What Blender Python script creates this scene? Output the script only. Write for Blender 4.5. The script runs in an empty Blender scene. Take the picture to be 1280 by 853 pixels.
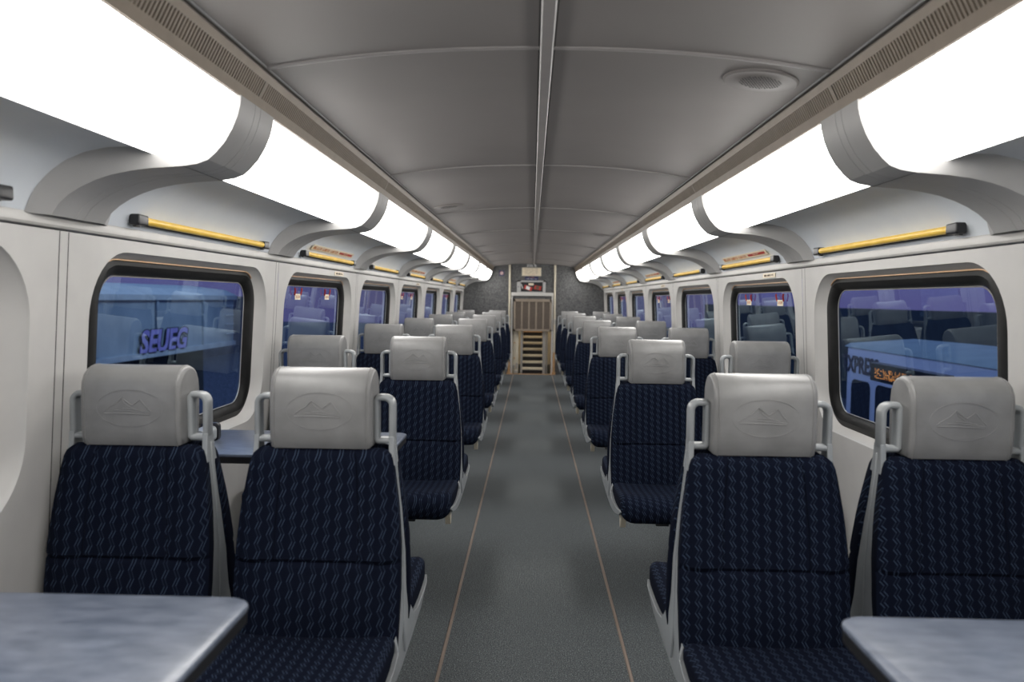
import bpy, bmesh, math, random
from mathutils import Vector, Matrix
random.seed(7)
C = bpy.context.scene.collection
PI = math.pi

# ------------------------------------------------------------------ camera
FPX = 1000.0
CAMZ, CAMX = 1.35, -0.028
cam_d = bpy.data.cameras.new('camera'); cam = bpy.data.objects.new('camera', cam_d); C.objects.link(cam)
cam_d.sensor_width = 36.0; cam_d.lens = FPX / 1280 * 36.0
cam_d.clip_start = 0.05; cam_d.clip_end = 300
F = Vector(((665 - 640) / FPX, (426.5 - 374) / FPX, -1)).normalized()
U = Vector((0.014, 1, 0)); U = (U - F * U.dot(F)).normalized()
R = F.cross(U)
cam.matrix_world = Matrix.Translation((CAMX, 0, CAMZ)) @ Matrix((R, F, U)).to_4x4()
cam_d.dof.use_dof = True; cam_d.dof.focus_distance = 3.4; cam_d.dof.aperture_fstop = 3.2
bpy.context.scene.camera = cam

# ------------------------------------------------------------------ world, exposure
sc = bpy.context.scene
sc.view_settings.view_transform = 'Standard'; sc.view_settings.look = 'None'
sc.view_settings.gamma = 1; sc.view_settings.use_curve_mapping = False
sc.view_settings.exposure = 0.0
LENS_EMIT = 9.5
w = bpy.data.worlds.new('World'); sc.world = w; w.use_nodes = True
nt = w.node_tree; nt.nodes.clear()
wo = nt.nodes.new('ShaderNodeOutputWorld'); bg = nt.nodes.new('ShaderNodeBackground')
tc = nt.nodes.new('ShaderNodeTexCoord'); sx = nt.nodes.new('ShaderNodeSeparateXYZ'); cr = nt.nodes.new('ShaderNodeValToRGB')
nt.links.new(tc.outputs['Generated'], sx.inputs[0]); nt.links.new(sx.outputs['Z'], cr.inputs[0])
cr.color_ramp.elements[0].position = 0.0; cr.color_ramp.elements[0].color = (.15, .125, .31, 1)
cr.color_ramp.elements[1].position = 0.5; cr.color_ramp.elements[1].color = (.26, .38, .66, 1)
nt.links.new(cr.outputs[0], bg.inputs[0]); bg.inputs[1].default_value = 1.0
nt.links.new(bg.outputs[0], wo.inputs[0])

# unseen fill spots, added to brighten the coach and the freight car
def fill_spot(loc, target, e, col):
    l = bpy.data.lights.new('added_yard_fill', 'SPOT'); l.energy = e; l.color = col; l.spot_size = 1.6; l.spot_blend = .6; l.shadow_soft_size = .3
    o = bpy.data.objects.new('added_yard_fill', l); C.objects.link(o); o.location = loc
    o.rotation_euler = (Vector(target) - Vector(loc)).to_track_quat('-Z', 'Y').to_euler()
fill_spot((2.2, 15, 4.5), (6.2, 12.5, -.3), 420, (.72, .78, 1))
fill_spot((-4.0, 22, 6.0), (-10, 20, .4), 1100, (.70, .85, 1))

# ------------------------------------------------------------------ dimensions
P = 1.752                       # one bay
SEAM0 = 2.069                   # wall seam nearest the camera
Y0, Y1 = SEAM0 - 2 * P, 14.35   # ends of the car
def seam(k): return SEAM0 + k * P
def winc(k): return SEAM0 + P / 2 + k * P
BAYS = range(-2, 7)
def xw(z): return 1.25 + (1.5 - z) * 0.055
def ceil_z(x): return 1.978 - 0.053 * (abs(x) / 0.70) ** 2.2

# ------------------------------------------------------------------ materials
def principled(name, col, rough=.5, metal=0., spec=.5):
    m = bpy.data.materials.new(name); m.use_nodes = True
    b = m.node_tree.nodes['Principled BSDF']
    b.inputs['Base Color'].default_value = (*col, 1); b.inputs['Roughness'].default_value = rough
    b.inputs['Metallic'].default_value = metal; b.inputs['Specular IOR Level'].default_value = spec
    return m
def noisy(name, c1, c2, scale, rough=.5, bump=0., detail=3, pos=(.35, .65), spec=.5, stretch=(1, 1, 1), metal=0):
    m = principled(name, c1, rough, metal, spec); n = m.node_tree; b = n.nodes['Principled BSDF']
    t = n.nodes.new('ShaderNodeTexCoord'); mp = n.nodes.new('ShaderNodeMapping'); mp.inputs['Scale'].default_value = stretch
    no = n.nodes.new('ShaderNodeTexNoise'); no.inputs['Scale'].default_value = scale; no.inputs['Detail'].default_value = detail
    r = n.nodes.new('ShaderNodeValToRGB')
    r.color_ramp.elements[0].position = pos[0]; r.color_ramp.elements[0].color = (*c1, 1)
    r.color_ramp.elements[1].position = pos[1]; r.color_ramp.elements[1].color = (*c2, 1)
    n.links.new(t.outputs['Object'], mp.inputs[0]); n.links.new(mp.outputs[0], no.inputs['Vector'])
    n.links.new(no.outputs['Fac'], r.inputs[0]); n.links.new(r.outputs[0], b.inputs['Base Color'])
    if bump:
        bp = n.nodes.new('ShaderNodeBump'); bp.inputs['Strength'].default_value = bump; bp.inputs['Distance'].default_value = .002
        n.links.new(no.outputs['Fac'], bp.inputs['Height']); n.links.new(bp.outputs[0], b.inputs['Normal'])
    return m
def emission(name, col, s):
    m = bpy.data.materials.new(name); m.use_nodes = True; n = m.node_tree; n.nodes.clear()
    o = n.nodes.new('ShaderNodeOutputMaterial'); e = n.nodes.new('ShaderNodeEmission')
    e.inputs[0].default_value = (*col, 1); e.inputs[1].default_value = s; n.links.new(e.outputs[0], o.inputs[0]); return m

M = {}
M['wall'] = noisy('wall_plastic', (.54, .53, .515), (.57, .56, .54), 9, .42, .04)
M['trim'] = noisy('trim_plastic', (.54, .53, .51), (.57, .555, .53), 12, .4)
M['cove'] = noisy('cove_plastic', (.68, .72, .77), (.72, .76, .80), 5, .45)
M['rib'] = noisy('rib_plastic', (.41, .405, .40), (.44, .435, .43), 7, .42)
M['gap'] = principled('dark_gap', (.03, .03, .03), .8)
M['lens'] = emission('lit_diffuser', (1.0, .975, .94), LENS_EMIT)
M['vent'] = noisy('beige_vent', (.24, .195, .150), (.265, .215, .165), 20, .45)
M['gutter'] = principled('dark_gutter', (.22, .20, .18), .45)
M['bead'] = principled('bright_bead', (.5, .5, .5), .3, .4)
M['ceiling'] = noisy('ceiling_panel', (.215, .198, .192), (.232, .214, .207), 2.5, .5, .0)
M['batten'] = noisy('ceiling_batten', (.29, .275, .27), (.32, .30, .29), 8, .4)
M['gasket'] = noisy('black_rubber', (.006, .006, .006), (.010, .010, .010), 30, .5, spec=.25)
M['leather'] = noisy('grey_leather', (.215, .215, .212), (.26, .26, .257), 14, .36, .12, 6)
M['emboss'] = noisy('embossed_leather', (.25, .25, .248), (.29, .29, .287), 30, .34)
M['shell'] = noisy('grey_seat_plastic', (.30, .32, .33), (.33, .35, .36), 15, .35)
M['dark'] = noisy('dark_metal', (.03, .033, .038), (.045, .048, .052), 20, .45)
M['laminate'] = noisy('speckled_laminate', (.085, .105, .145), (.17, .195, .25), 16, .28, 0, 9, (.3, .7), .5, (1, 2.2, 1))
M['edge'] = principled('black_edging', (.01, .01, .012), .4)
M['yellow'] = noisy('yellow_tube', (.80, .50, .06), (.90, .60, .10), 12, .35)
M['black'] = principled('black_plastic', (.012, .012, .015), .35)
M['sign'] = noisy('cream_sign', (.75, .66, .50), (.82, .72, .56), 25, .5)
M['red'] = principled('red_paint', (.45, .03, .02), .4)
M['rust'] = principled('orange_print', (.55, .20, .07), .5)
M['ink'] = principled('brown_print', (.12, .08, .05), .5)
M['steel'] = principled('brushed_steel', (.5, .48, .45), .35, .6)
M['grille'] = noisy('brown_grille', (.085, .065, .05), (.11, .085, .065), 60, .6)
M['copper'] = noisy('copper_strip', (.55, .33, .17), (.65, .40, .21), 30, .35, metal=.3)
M['floorline'] = noisy('tan_floor_strip', (.20, .155, .125), (.27, .215, .18), 30, .45, 0, 3, (.3, .7), .5, (1, .1, 1))
M['cream'] = noisy('cream_panel', (.60, .54, .42), (.66, .60, .48), 6, .45)
M['blue'] = principled('navy_sign', (.01, .015, .08), .4)
M['white'] = principled('white_print', (.8, .8, .8), .5)
M['bulk'] = noisy('speckled_bulkhead', (.035, .036, .039), (.165, .165, .165), 70, .38, .1, 8, (.35, .75))

def carpet_mat():
    m = noisy('carpet', (.040, .048, .054), (.20, .215, .215), 190, .82, .35, 5, (.38, .78), .25)
    n = m.node_tree; b = n.nodes['Principled BSDF']; t = n.nodes.new('ShaderNodeTexCoord')
    wv = n.nodes.new('ShaderNodeTexWave'); wv.inputs['Scale'].default_value = 55; wv.inputs['Distortion'].default_value = 3
    wv.inputs['Detail Scale'].default_value = 6
    mx = n.nodes.new('ShaderNodeMix'); mx.data_type = 'RGBA'; mx.blend_type = 'MULTIPLY'; mx.inputs[0].default_value = .35
    n.links.new(t.outputs['Object'], wv.inputs['Vector'])
    src = b.inputs['Base Color'].links[0].from_socket
    n.links.new(src, mx.inputs[6]); n.links.new(wv.outputs['Color'], mx.inputs[7]); sp = n.nodes.new('ShaderNodeTexNoise'); sp.inputs['Scale'].default_value = 260; sp.inputs['Detail'].default_value = 2
    rp = n.nodes.new('ShaderNodeValToRGB'); rp.color_ramp.elements[0].position = .60; rp.color_ramp.elements[1].position = .70
    n.links.new(t.outputs['Object'], sp.inputs['Vector']); n.links.new(sp.outputs['Fac'], rp.inputs[0])
    m2 = n.nodes.new('ShaderNodeMix'); m2.data_type = 'RGBA'; n.links.new(rp.outputs[0], m2.inputs[0])
    n.links.new(mx.outputs[2], m2.inputs[6]); m2.inputs[7].default_value = (.34, .38, .39, 1)
    n.links.new(m2.outputs[2], b.inputs['Base Color'])
    return m
M['carpet'] = carpet_mat()

def fabric_mat():
    m = principled('navy_zigzag_fabric', (.01, .014, .03), .9, 0, .04); n = m.node_tree; b = n.nodes['Principled BSDF']
    t = n.nodes.new('ShaderNodeTexCoord'); s = n.nodes.new('ShaderNodeSeparateXYZ'); n.links.new(t.outputs['Object'], s.inputs[0])
    def mth(op, a, bb=None, c=None):
        k = n.nodes.new('ShaderNodeMath'); k.operation = op
        for i, v in enumerate((a, bb, c)):
            if v is None: continue
            if isinstance(v, (int, float)): k.inputs[i].default_value = v
            else: n.links.new(v, k.inputs[i])
        return k.outputs[0]
    x = s.outputs['X']; v = mth('SUBTRACT', s.outputs['Y'], s.outputs['Z'])
    per, pitch, amp = .031, .058, .0042
    ping = mth('PINGPONG', v, per / 2)
    tri = mth('MULTIPLY_ADD', ping, 2 * amp / (per / 2), -amp)
    ph_v = mth('FRACT', mth('ADD', mth('DIVIDE', v, per), 20.0))
    up = mth('LESS_THAN', ph_v, .5)
    tot = None
    for sgn, ph in ((1, 0), (1, .135), (-1, .5), (-1, .635)):
        q = mth('MULTIPLY_ADD', tri, sgn, x)
        q = mth('FRACT', mth('ADD', mth('DIVIDE', q, pitch), ph + 10)); q = mth('ABSOLUTE', mth('SUBTRACT', q, .5))
        l = mth('LESS_THAN', q, .024)
        sl = up if sgn > 0 else mth('SUBTRACT', 1.0, up)
        l = mth('MULTIPLY', l, mth('MULTIPLY_ADD', sl, .65, .35))
        tot = l if tot is None else mth('MAXIMUM', tot, l)
    mx = n.nodes.new('ShaderNodeMix'); mx.data_type = 'RGBA'
    n.links.new(tot, mx.inputs[0]); mx.inputs[6].default_value = (.0055, .0076, .0160, 1); mx.inputs[7].default_value = (.032, .046, .078, 1)
    n.links.new(mx.outputs[2], b.inputs['Base Color'])
    
    bp = n.nodes.new('ShaderNodeBump'); bp.inputs['Strength'].default_value = .3; bp.inputs['Distance'].default_value = .001
    n.links.new(tot, bp.inputs['Height']); n.links.new(bp.outputs[0], b.inputs['Normal'])
    return m
M['fabric'] = fabric_mat()

def glass_mat():
    m = bpy.data.materials.new('tinted_window_glass'); m.use_nodes = True; n = m.node_tree; n.nodes.clear()
    o = n.nodes.new('ShaderNodeOutputMaterial'); tr = n.nodes.new('ShaderNodeBsdfTransparent'); gl = n.nodes.new('ShaderNodeBsdfGlossy')
    tr.inputs[0].default_value = (.62, .74, .84, 1); gl.inputs[0].default_value = (.72, .90, 1, 1); gl.inputs['Roughness'].default_value = 0.01
    fr = n.nodes.new('ShaderNodeLayerWeight'); fr.inputs['Blend'].default_value = .5
    pw = n.nodes.new('ShaderNodeMath'); pw.operation = 'POWER'; pw.inputs[1].default_value = 3.0
    mu = n.nodes.new('ShaderNodeMath'); mu.operation = 'MULTIPLY_ADD'; mu.inputs[1].default_value = .75; mu.inputs[2].default_value = .05; mu.use_clamp = True
    n.links.new(fr.outputs['Facing'], pw.inputs[0])
    mx = n.nodes.new('ShaderNodeMixShader')
    n.links.new(pw.outputs[0], mu.inputs[0]); n.links.new(mu.outputs[0], mx.inputs[0])
    n.links.new(tr.outputs[0], mx.inputs[1]); n.links.new(gl.outputs[0], mx.inputs[2]); n.links.new(mx.outputs[0], o.inputs[0])
    return m
M['glass'] = glass_mat()

# ------------------------------------------------------------------ helpers
class MB:
    def __init__(s): s.v = []; s.f = []; s.m = []
    def add(s, vs, fs, mi=0):
        o = len(s.v); s.v += [tuple(v) for v in vs]
        for f in fs: s.f.append(tuple(i + o for i in f)); s.m.append(mi)
        return s
    def box(s, a, b, mi=0):
        x0, y0, z0 = a; x1, y1, z1 = b
        return s.add([(x0, y0, z0), (x1, y0, z0), (x1, y1, z0), (x0, y1, z0), (x0, y0, z1), (x1, y0, z1), (x1, y1, z1), (x0, y1, z1)],
                     [(0, 3, 2, 1), (4, 5, 6, 7), (0, 1, 5, 4), (1, 2, 6, 5), (2, 3, 7, 6), (3, 0, 4, 7)], mi)
    def loft(s, rings, mi=0, cap=True, closed=True):
        n = len(rings[0]); vs = [p for r in rings for p in r]; fs = []
        for i in range(len(rings) - 1):
            for j in range(n if closed else n - 1):
                k = (j + 1) % n; fs.append((i * n + j, i * n + k, (i + 1) * n + k, (i + 1) * n + j))
        if cap: fs += [tuple(range(n))[::-1], tuple(range((len(rings) - 1) * n, len(rings) * n))]
        return s.add(vs, fs, mi)
    def prism(s, poly, axis, a, b, mi=0):
        def mk(p, t):
            return {'x': (t, p[0], p[1]), 'y': (p[0], t, p[1]), 'z': (p[0], p[1], t)}[axis]
        return s.loft([[mk(p, a) for p in poly], [mk(p, b) for p in poly]], mi)
    def tube(s, path, r, n=8, mi=0, closed=False, flat=1.0):
        pts = [Vector(p) for p in path]; rings = []; N = len(pts); prev = None
        for i, p in enumerate(pts):
            if closed: d = pts[(i + 1) % N] - pts[i - 1]
            else: d = pts[min(i + 1, N - 1)] - pts[max(i - 1, 0)]
            d.normalize()
            ref = prev if prev is not None else (Vector((0, 0, 1)) if abs(d.z) < .9 else Vector((0, 1, 0)))
            a = ref - d * ref.dot(d); a.normalize(); bb = d.cross(a); prev = a
            rr = r[i] if isinstance(r, (list, tuple)) else r
            rings.append([p + (a * math.cos(2 * PI * k / n) + bb * math.sin(2 * PI * k / n) * flat) * rr for k in range(n)])
        if closed: rings.append(rings[0])
        return s.loft(rings, mi, cap=not closed)
    def build(s, name, mats, parent=None, smooth=35, bevel=0):
        me = bpy.data.meshes.new(name); me.from_pydata(s.v, [], s.f); 
        if not isinstance(mats, (list, tuple)): mats = [mats]
        for m in mats: me.materials.append(m)
        for p, mi in zip(me.polygons, s.m): p.material_index = mi
        bm = bmesh.new(); bm.from_mesh(me)
        if smooth: bmesh.ops.remove_doubles(bm, verts=bm.verts, dist=1e-6)
        bmesh.ops.recalc_face_normals(bm, faces=bm.faces)
        if smooth:
            for f in bm.faces: f.smooth = True
            for e in bm.edges:
                if len(e.link_faces) == 2 and e.calc_face_angle(0) > math.radians(smooth): e.smooth = False
        bm.to_mesh(me); bm.free()
        o = bpy.data.objects.new(name, me); C.objects.link(o)
        if parent: o.parent = parent
        if bevel:
            b = o.modifiers.new('bevel', 'BEVEL'); b.width = bevel; b.segments = 2; b.limit_method = 'ANGLE'
        return o
def tag(o, label, cat, group=None):
    o['label'] = label; o['category'] = cat
    if group: o['group'] = group
    return o
def struct(o): o['kind'] = 'structure'; return o
def empty(name, loc=(0, 0, 0), rot=(0, 0, 0)):
    o = bpy.data.objects.new(name, None); C.objects.link(o); o.location = loc; o.rotation_euler = rot; o.empty_display_size = .1; return o
def copy_tree(o, parent=None):
    c = o.copy(); C.objects.link(c)
    if parent: c.parent = parent
    for ch in [x for x in bpy.data.objects if x.parent == o]: copy_tree(ch, c)
    return c
def text(name, s, mat, size, parent=None, loc=(0, 0, 0), rot=(0, 0, 0), ext=.0006, sx=1.0, off=0.0):
    cu = bpy.data.curves.new(name, 'FONT'); cu.body = s; cu.size = size; cu.extrude = ext; cu.align_x = 'CENTER'; cu.align_y = 'CENTER'
    cu.materials.append(mat); cu.resolution_u = 3
    cu.offset = off; cu.shear = .25 if off > .02 else 0
    tmp = bpy.data.objects.new(name, cu); C.objects.link(tmp); bpy.context.view_layer.update()
    me = bpy.data.meshes.new_from_object(tmp.evaluated_get(bpy.context.evaluated_depsgraph_get())); bpy.data.objects.remove(tmp)
    o = bpy.data.objects.new(name, me); C.objects.link(o); o.location = loc; o.rotation_euler = rot; o.scale = (sx, 1, 1)
    if parent: o.parent = parent
    return o
def marks(name, width, height, mat, parent, loc, words=3, per=7):
    """a line of print too small to read: letter-like strokes grouped in words"""
    b = MB(); n = words * per + words - 1; cw = width / n; x = -width / 2; rnd = random.Random(int(width * 1e5) + n)
    for i in range(n):
        if i % (per + 1) != per:
            kind = rnd.randrange(3); a, c, h = x + cw * .12, x + cw * .88, height / 2; t_ = cw * .24
            b.box((a, -h, 0), (a + t_, h, .0008))
            if kind != 1: b.box((a, h - height * .2, 0), (c, h, .0008))
            if kind != 2: b.box((a, -h, 0), (c, -h + height * .2, .0008))
            if kind == 0: b.box((c - t_, -h, 0), (c, h, .0008))
        x += cw
    o = b.build(name, mat, parent, smooth=0); o.location = loc; return o
def rrect(cy, hz, zc, hh, r, n=8):
    """rounded rectangle outline in (y, z), hz/hh half sizes"""
    pts = []
    for (sy, sz, a0) in ((1, 1, 0), (-1, 1, 90), (-1, -1, 180), (1, -1, 270)):
        for i in range(n + 1):
            a = math.radians(a0 + 90 * i / n)
            pts.append((cy + sy * (hz - r) + r * math.cos(a), zc + sz * (hh - r) + r * math.sin(a)))
    return pts

ORD = ['first', 'second', 'third', 'fourth', 'fifth', 'sixth', 'seventh', 'eighth', 'ninth']
SIDE = {-1: 'left', 1: 'right'}

# ------------------------------------------------------------------ floor
fl = MB().box((-1.36, Y0, -.06), (1.36, Y1 + .05, 0)).build('floor', M['carpet'], smooth=0); struct(fl)
for i, s in enumerate((-1, 1)):
    b = MB().prism([(s * .346 - .007, .0), (s * .346 - .005, .0045), (s * .346 + .005, .0045), (s * .346 + .007, .0)], 'y', Y0 + .01, 14.3)
    struct(b.build('trim_%d' % (i + 1), M['floorline']))

# ------------------------------------------------------------------ side walls
WIN = dict(hy=.745, z0=.79, z1=1.475, r=.20)
def wall(s):
    b = MB()
    for k in BAYS:
        a, e, yc = seam(k) + .022, seam(k + 1) - .022, winc(k)
        hole = rrect(yc, WIN['hy'], (WIN['z0'] + WIN['z1']) / 2, (WIN['z1'] - WIN['z0']) / 2, WIN['r'], 10)
        bm = bmesh.new()
        def loop(pts):
            vs = [bm.verts.new((s * xw(z), y, z)) for y, z in pts]
            return [bm.edges.new((vs[i], vs[(i + 1) % len(vs)])) for i in range(len(vs))]
        es = loop(hole) + loop([(a, 0), (e, 0), (e, 1.511), (a, 1.511)])
        bmesh.ops.triangle_fill(bm, edges=es, use_beauty=True)
        bm.verts.index_update()
        b.add([v.co.copy() for v in bm.verts], [tuple(v.index for v in f.verts) for f in bm.faces]); bm.free()
        # reveal: rounded lip, then splayed wall of the recess
        zc, hh = (WIN['z0'] + WIN['z1']) / 2, (WIN['z1'] - WIN['z0']) / 2
        rings = []
        for d, g in ((0, 0), (.004, .003), (.012, .008), (.046, .062)):
            o = rrect(yc, WIN['hy'] - g, zc, hh - g * .42, WIN['r'] - g * .8, 10)
            rings.append([(s * (xw(z) + d), y, z) for y, z in o])
        b.loft(rings, 0, cap=False)
    for k in range(-2, 8):
        y = seam(k)
        ya, yb = y - .018, min(y + .018, Y1)
        b.add([(s * xw(0), ya, 0), (s * xw(0), yb, 0), (s * xw(1.511), yb, 1.511), (s * xw(1.511), ya, 1.511)], [(0, 1, 2, 3)])
        b.add([(s * (xw(0) + .008), y - .03, 0), (s * (xw(0) + .008), y + .03, 0), (s * (xw(1.52) + .008), y + .03, 1.52), (s * (xw(1.52) + .008), y - .03, 1.52)], [(0, 1, 2, 3)], 1)
    # outer skin of the car, with the window holes left open
    for k in BAYS:
        a, e, yc = seam(k), seam(k + 1), winc(k)
        for (ya, yb, za, zb) in ((a, e, -.06, .80), (a, e, 1.47, 1.95), (a, yc - .68, .80, 1.47), (yc + .68, e, .80, 1.47)):
            b.add([(s * (xw(za) + .085), ya, za), (s * (xw(za) + .085), yb, za), (s * (xw(zb) + .085), yb, zb), (s * (xw(zb) + .085), ya, zb)], [(0, 1, 2, 3)], 1)
    return struct(b.build('wall_' + SIDE[s], [M['wall'], M['gap']]))
for s in (-1, 1): wall(s)

# ------------------------------------------------------------------ windows
nwin = 0
for s in (-1, 1):
    for k in BAYS:
        nwin += 1; yc = winc(k); zc = 1.14
        W = struct(empty('window_%d' % nwin, (s * 1.30, yc, .84)))
        def off(pts): return [(x - s * 1.30, y - yc, z - .84) for x, y, z in pts]
        rings = []
        for hy, hh, r, d in ((.705, .335, .16, .049), (.683, .306, .140, .036), (.662, .297, .128, .031), (.632, .283, .110, .037), (.612, .270, .095, .050), (.604, .266, .090, .060)):
            rings.append(off([(s * (xw(z) + d), y, z) for y, z in rrect(yc, hy, zc, hh, r, 10)]))
        MB().loft(rings, cap=False).build('gasket', M['gasket'], W)
        o = rrect(yc, .606, zc, .268, .09, 10)
        MB().add(off([(s * (xw(z) + .057), y, z) for y, z in o]), [tuple(range(len(o)))]).build('pane', M['glass'], W, smooth=0)
        # thin tan bead, painting in the highlight along the gasket's top edge
        arc = rrect(yc, .684, zc, .314, .14, 10)[6:17]
        MB().tube(off([(s * (xw(z) + .036), y, z) for y, z in arc]), .0028, 6).build('bead', M['copper'], W)
        # bright inner seal
        MB().tube(off([(s * (xw(z) + .056), y, z) for y, z in rrect(yc, .602, zc, .264, .088, 10)]), .0022, 5, closed=True).build('seal', M['steel'], W)

# ------------------------------------------------------------------ trim band above the windows
for i, s in enumerate((-1, 1)):
    b = MB()
    prof = [(1.2500, 1.5145), (1.2400, 1.5165), (1.2360, 1.522), (1.2345, 1.540), (1.2370, 1.5465), (1.27, 1.549), (1.27, 1.512)]
    b.prism([(s * x, z) for x, z in prof], 'y', Y0, Y1)
    struct(b.build('trim_%d' % (i + 3), M['trim'], smooth=30))

# ------------------------------------------------------------------ cove
COVE = [(.948, 1.700), (1.00, 1.7035), (1.05, 1.700), (1.10, 1.688), (1.145, 1.667), (1.18, 1.640), (1.207, 1.608), (1.225, 1.577), (1.236, 1.5455)]
for i, s in enumerate((-1, 1)):
    b = MB()
    b.loft([[(s * x, y, z) for x, z in COVE] for y in (Y0, Y1)], cap=False, closed=False)
    struct(b.build('trim_%d' % (i + 5), M['cove'], smooth=60))

# ------------------------------------------------------------------ ribs between the light panels
RIB = [(.738, 1.834), (.7405, 1.812), (.748, 1.783), (.761, 1.752), (.780, 1.720), (.803, 1.694), (.820, 1.679), (.846, 1.669), (.880, 1.6635), (.913, 1.661), (.96, 1.6575),
       (1.01, 1.651), (1.06, 1.6405), (1.10, 1.627), (1.135, 1.611), (1.165, 1.5925), (1.19, 1.571), (1.210, 1.541)]
BAS = [(.752, 1.836), (.756, 1.815), (.766, 1.79), (.785, 1.760), (.806, 1.73), (.826, 1.71), (.842, 1.702), (.862, 1.698), (.890, 1.695), (.925, 1.694), (.975, 1.703),
       (1.03, 1.703), (1.083, 1.694), (1.128, 1.677), (1.165, 1.653), (1.193, 1.625), (1.217, 1.592), (1.2365, 1.541)]
FLR = [.004] * 8 + [.006, .012, .026, .034, .040, .046, .05, .055, .06, .065]
nt_ = 7
for s in (-1, 1):
    for k in range(-2, 8):
        yc = seam(k); hw = .122
        b = MB()
        st = [(-hw, 0, 1), (-hw, 0, 0), (-.021, 0, 0), (-.0195, .004, 0), (-.018, 0, 0), (.018, 0, 0), (.0195, .004, 0), (.021, 0, 0), (hw, 0, 0), (hw, 0, 1)]
        def pt(i, t):
            y, g, isb = t
            (x, z), (bx, bz), f = RIB[i], BAS[i], FLR[i]
            n = Vector((bx - x, bz - z)); n.normalize()
            if isb: return (s * bx, min(yc + y + math.copysign(f, y), Y1), bz)
            return (s * (x + n.x * g), min(yc + y, Y1), z + n.y * g)
        for j in range(len(st) - 1):
            for ra, rb_ in ((0, 7), (6, len(RIB))): b.loft([[pt(i, st[j]), pt(i, st[j + 1])] for i in range(ra, rb_)], cap=False, closed=False)
        o = b.build('trim_%d' % nt_, M['rib'], smooth=0)
        for p in o.data.polygons: p.use_smooth = True
        # dark gap line where cover pieces meet, across the rib
        b2 = MB(); i = 8
        for sd in (-1,):
            a0, a1 = RIB[i], RIB[i + 1]
            b2.add([(s * (a0[0] + .0), yc - hw, a0[1] - .0006), (s * (a0[0] + .003), yc - hw, a0[1] - .0008), (s * (a0[0] + .003), min(yc + hw, Y1), a0[1] - .0008), (s * a0[0], min(yc + hw, Y1), a0[1] - .0006)], [(0, 1, 2, 3)])
        b2.build('joint_line', M['gap'], o, smooth=0)
        struct(o); nt_ += 1

# ------------------------------------------------------------------ ceiling light panels
LENS = [(.750, 1.834), (.7525, 1.812), (.760, 1.785), (.773, 1.756), (.791, 1.727), (.812, 1.703), (.832, 1.688), (.890, 1.6845), (.950, 1.690)]
for s in (-1, 1):
    for k in BAYS:
        a, e = seam(k) + .10, seam(k + 1) - .10
        o = MB()
        o.loft([[(s * x, y, z) for x, z in LENS] for y in (a, e)], 0, cap=False, closed=False)
        back = [LENS[-1], (.99, 1.712), (.95, 1.80), (.80, 1.85), LENS[0]]
        o.loft([[(s * x, y, z) for x, z in back] for y in (a, e)], 1, cap=False, closed=False)
        for y in (a, e):
            ring = [(s * x, y, z) for x, z in LENS + back[1:4]]
            o.add(ring, [tuple(range(len(ring)))], 1)
        ob = o.build('ceiling_light_panel', [M['lens'], M['cove']], smooth=40)
        pl = 'partly cut off by the top corner of the photo' if k < 0 else '%s full panel from the near end' % ORD[k]
        if k == -2: pl = 'behind the camera'
        tag(ob, 'glowing white curved light panel along the %s side, %s' % (SIDE[s], pl), 'ceiling light', 'light panels along the %s side' % SIDE[s])
        # slim dark slit along the top edge and a fine seam line in the lens
# ------------------------------------------------------------------ vents, gutter
for s in (-1, 1):
    b = MB()
    lip = [(.752, 1.838), (.742, 1.833), (.7375, 1.8610), (.7395, 1.8615), (.7295, 1.8995), (.7185, 1.8990), (.7125, 1.9175), (.716, 1.925), (.80, 1.93), (.80, 1.838)]
    b.loft([[(s * x, y, z) for x, z in lip[:3]] for y in (Y0, Y1)], 0, cap=False, closed=False)
    b.loft([[(s * x, y, z) for x, z in lip[5:8]] for y in (Y0, Y1)], 0, cap=False, closed=False)
    b.loft([[(s * x, y, z) for x, z in ((.7375, 1.861), (.748, 1.864), (.735, 1.901), (.7185, 1.899))] for y in (Y0, Y1)], 1, cap=False, closed=False)
    y = 0.6
    while y < Y1 - .01:
        ph = (y - seam(0)) % P
        if y > 6.5: step, wd = .028, .0175
        else: step, wd = .014, .0078
        if ph > .012 and ph < P - .012:
            b.add([(s * .7375, y, 1.861), (s * .7375, y + wd, 1.861), (s * .7185, y + wd, 1.899), (s * .7185, y, 1.899),
                   (s * .745, y, 1.863), (s * .745, y + wd, 1.863), (s * .728, y + wd, 1.901), (s * .728, y, 1.901)],
                  [(0, 1, 2, 3), (0, 3, 7, 4), (1, 5, 6, 2)], 0)
        else:
            b.add([(s * .7375, y, 1.861), (s * .7375, y + step, 1.861), (s * .7185, y + step, 1.899), (s * .7185, y, 1.899)], [(0, 1, 2, 3)], 0)
        y += step
    b.loft([[(s * x, y, z) for x, z in ((.7125, 1.9175), (.7140, 1.923), (.7045, 1.926))] for y in (Y0, Y1)], 1, cap=False, closed=False)
    b.tube([(s * .7035, Y0, 1.9235), (s * .7035, Y1, 1.9235)], .0028, 6, 2)
    struct(b.build('trim_%d' % nt_, [M['vent'], M['gutter'], M['bead']], smooth=0)); nt_ += 1

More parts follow.
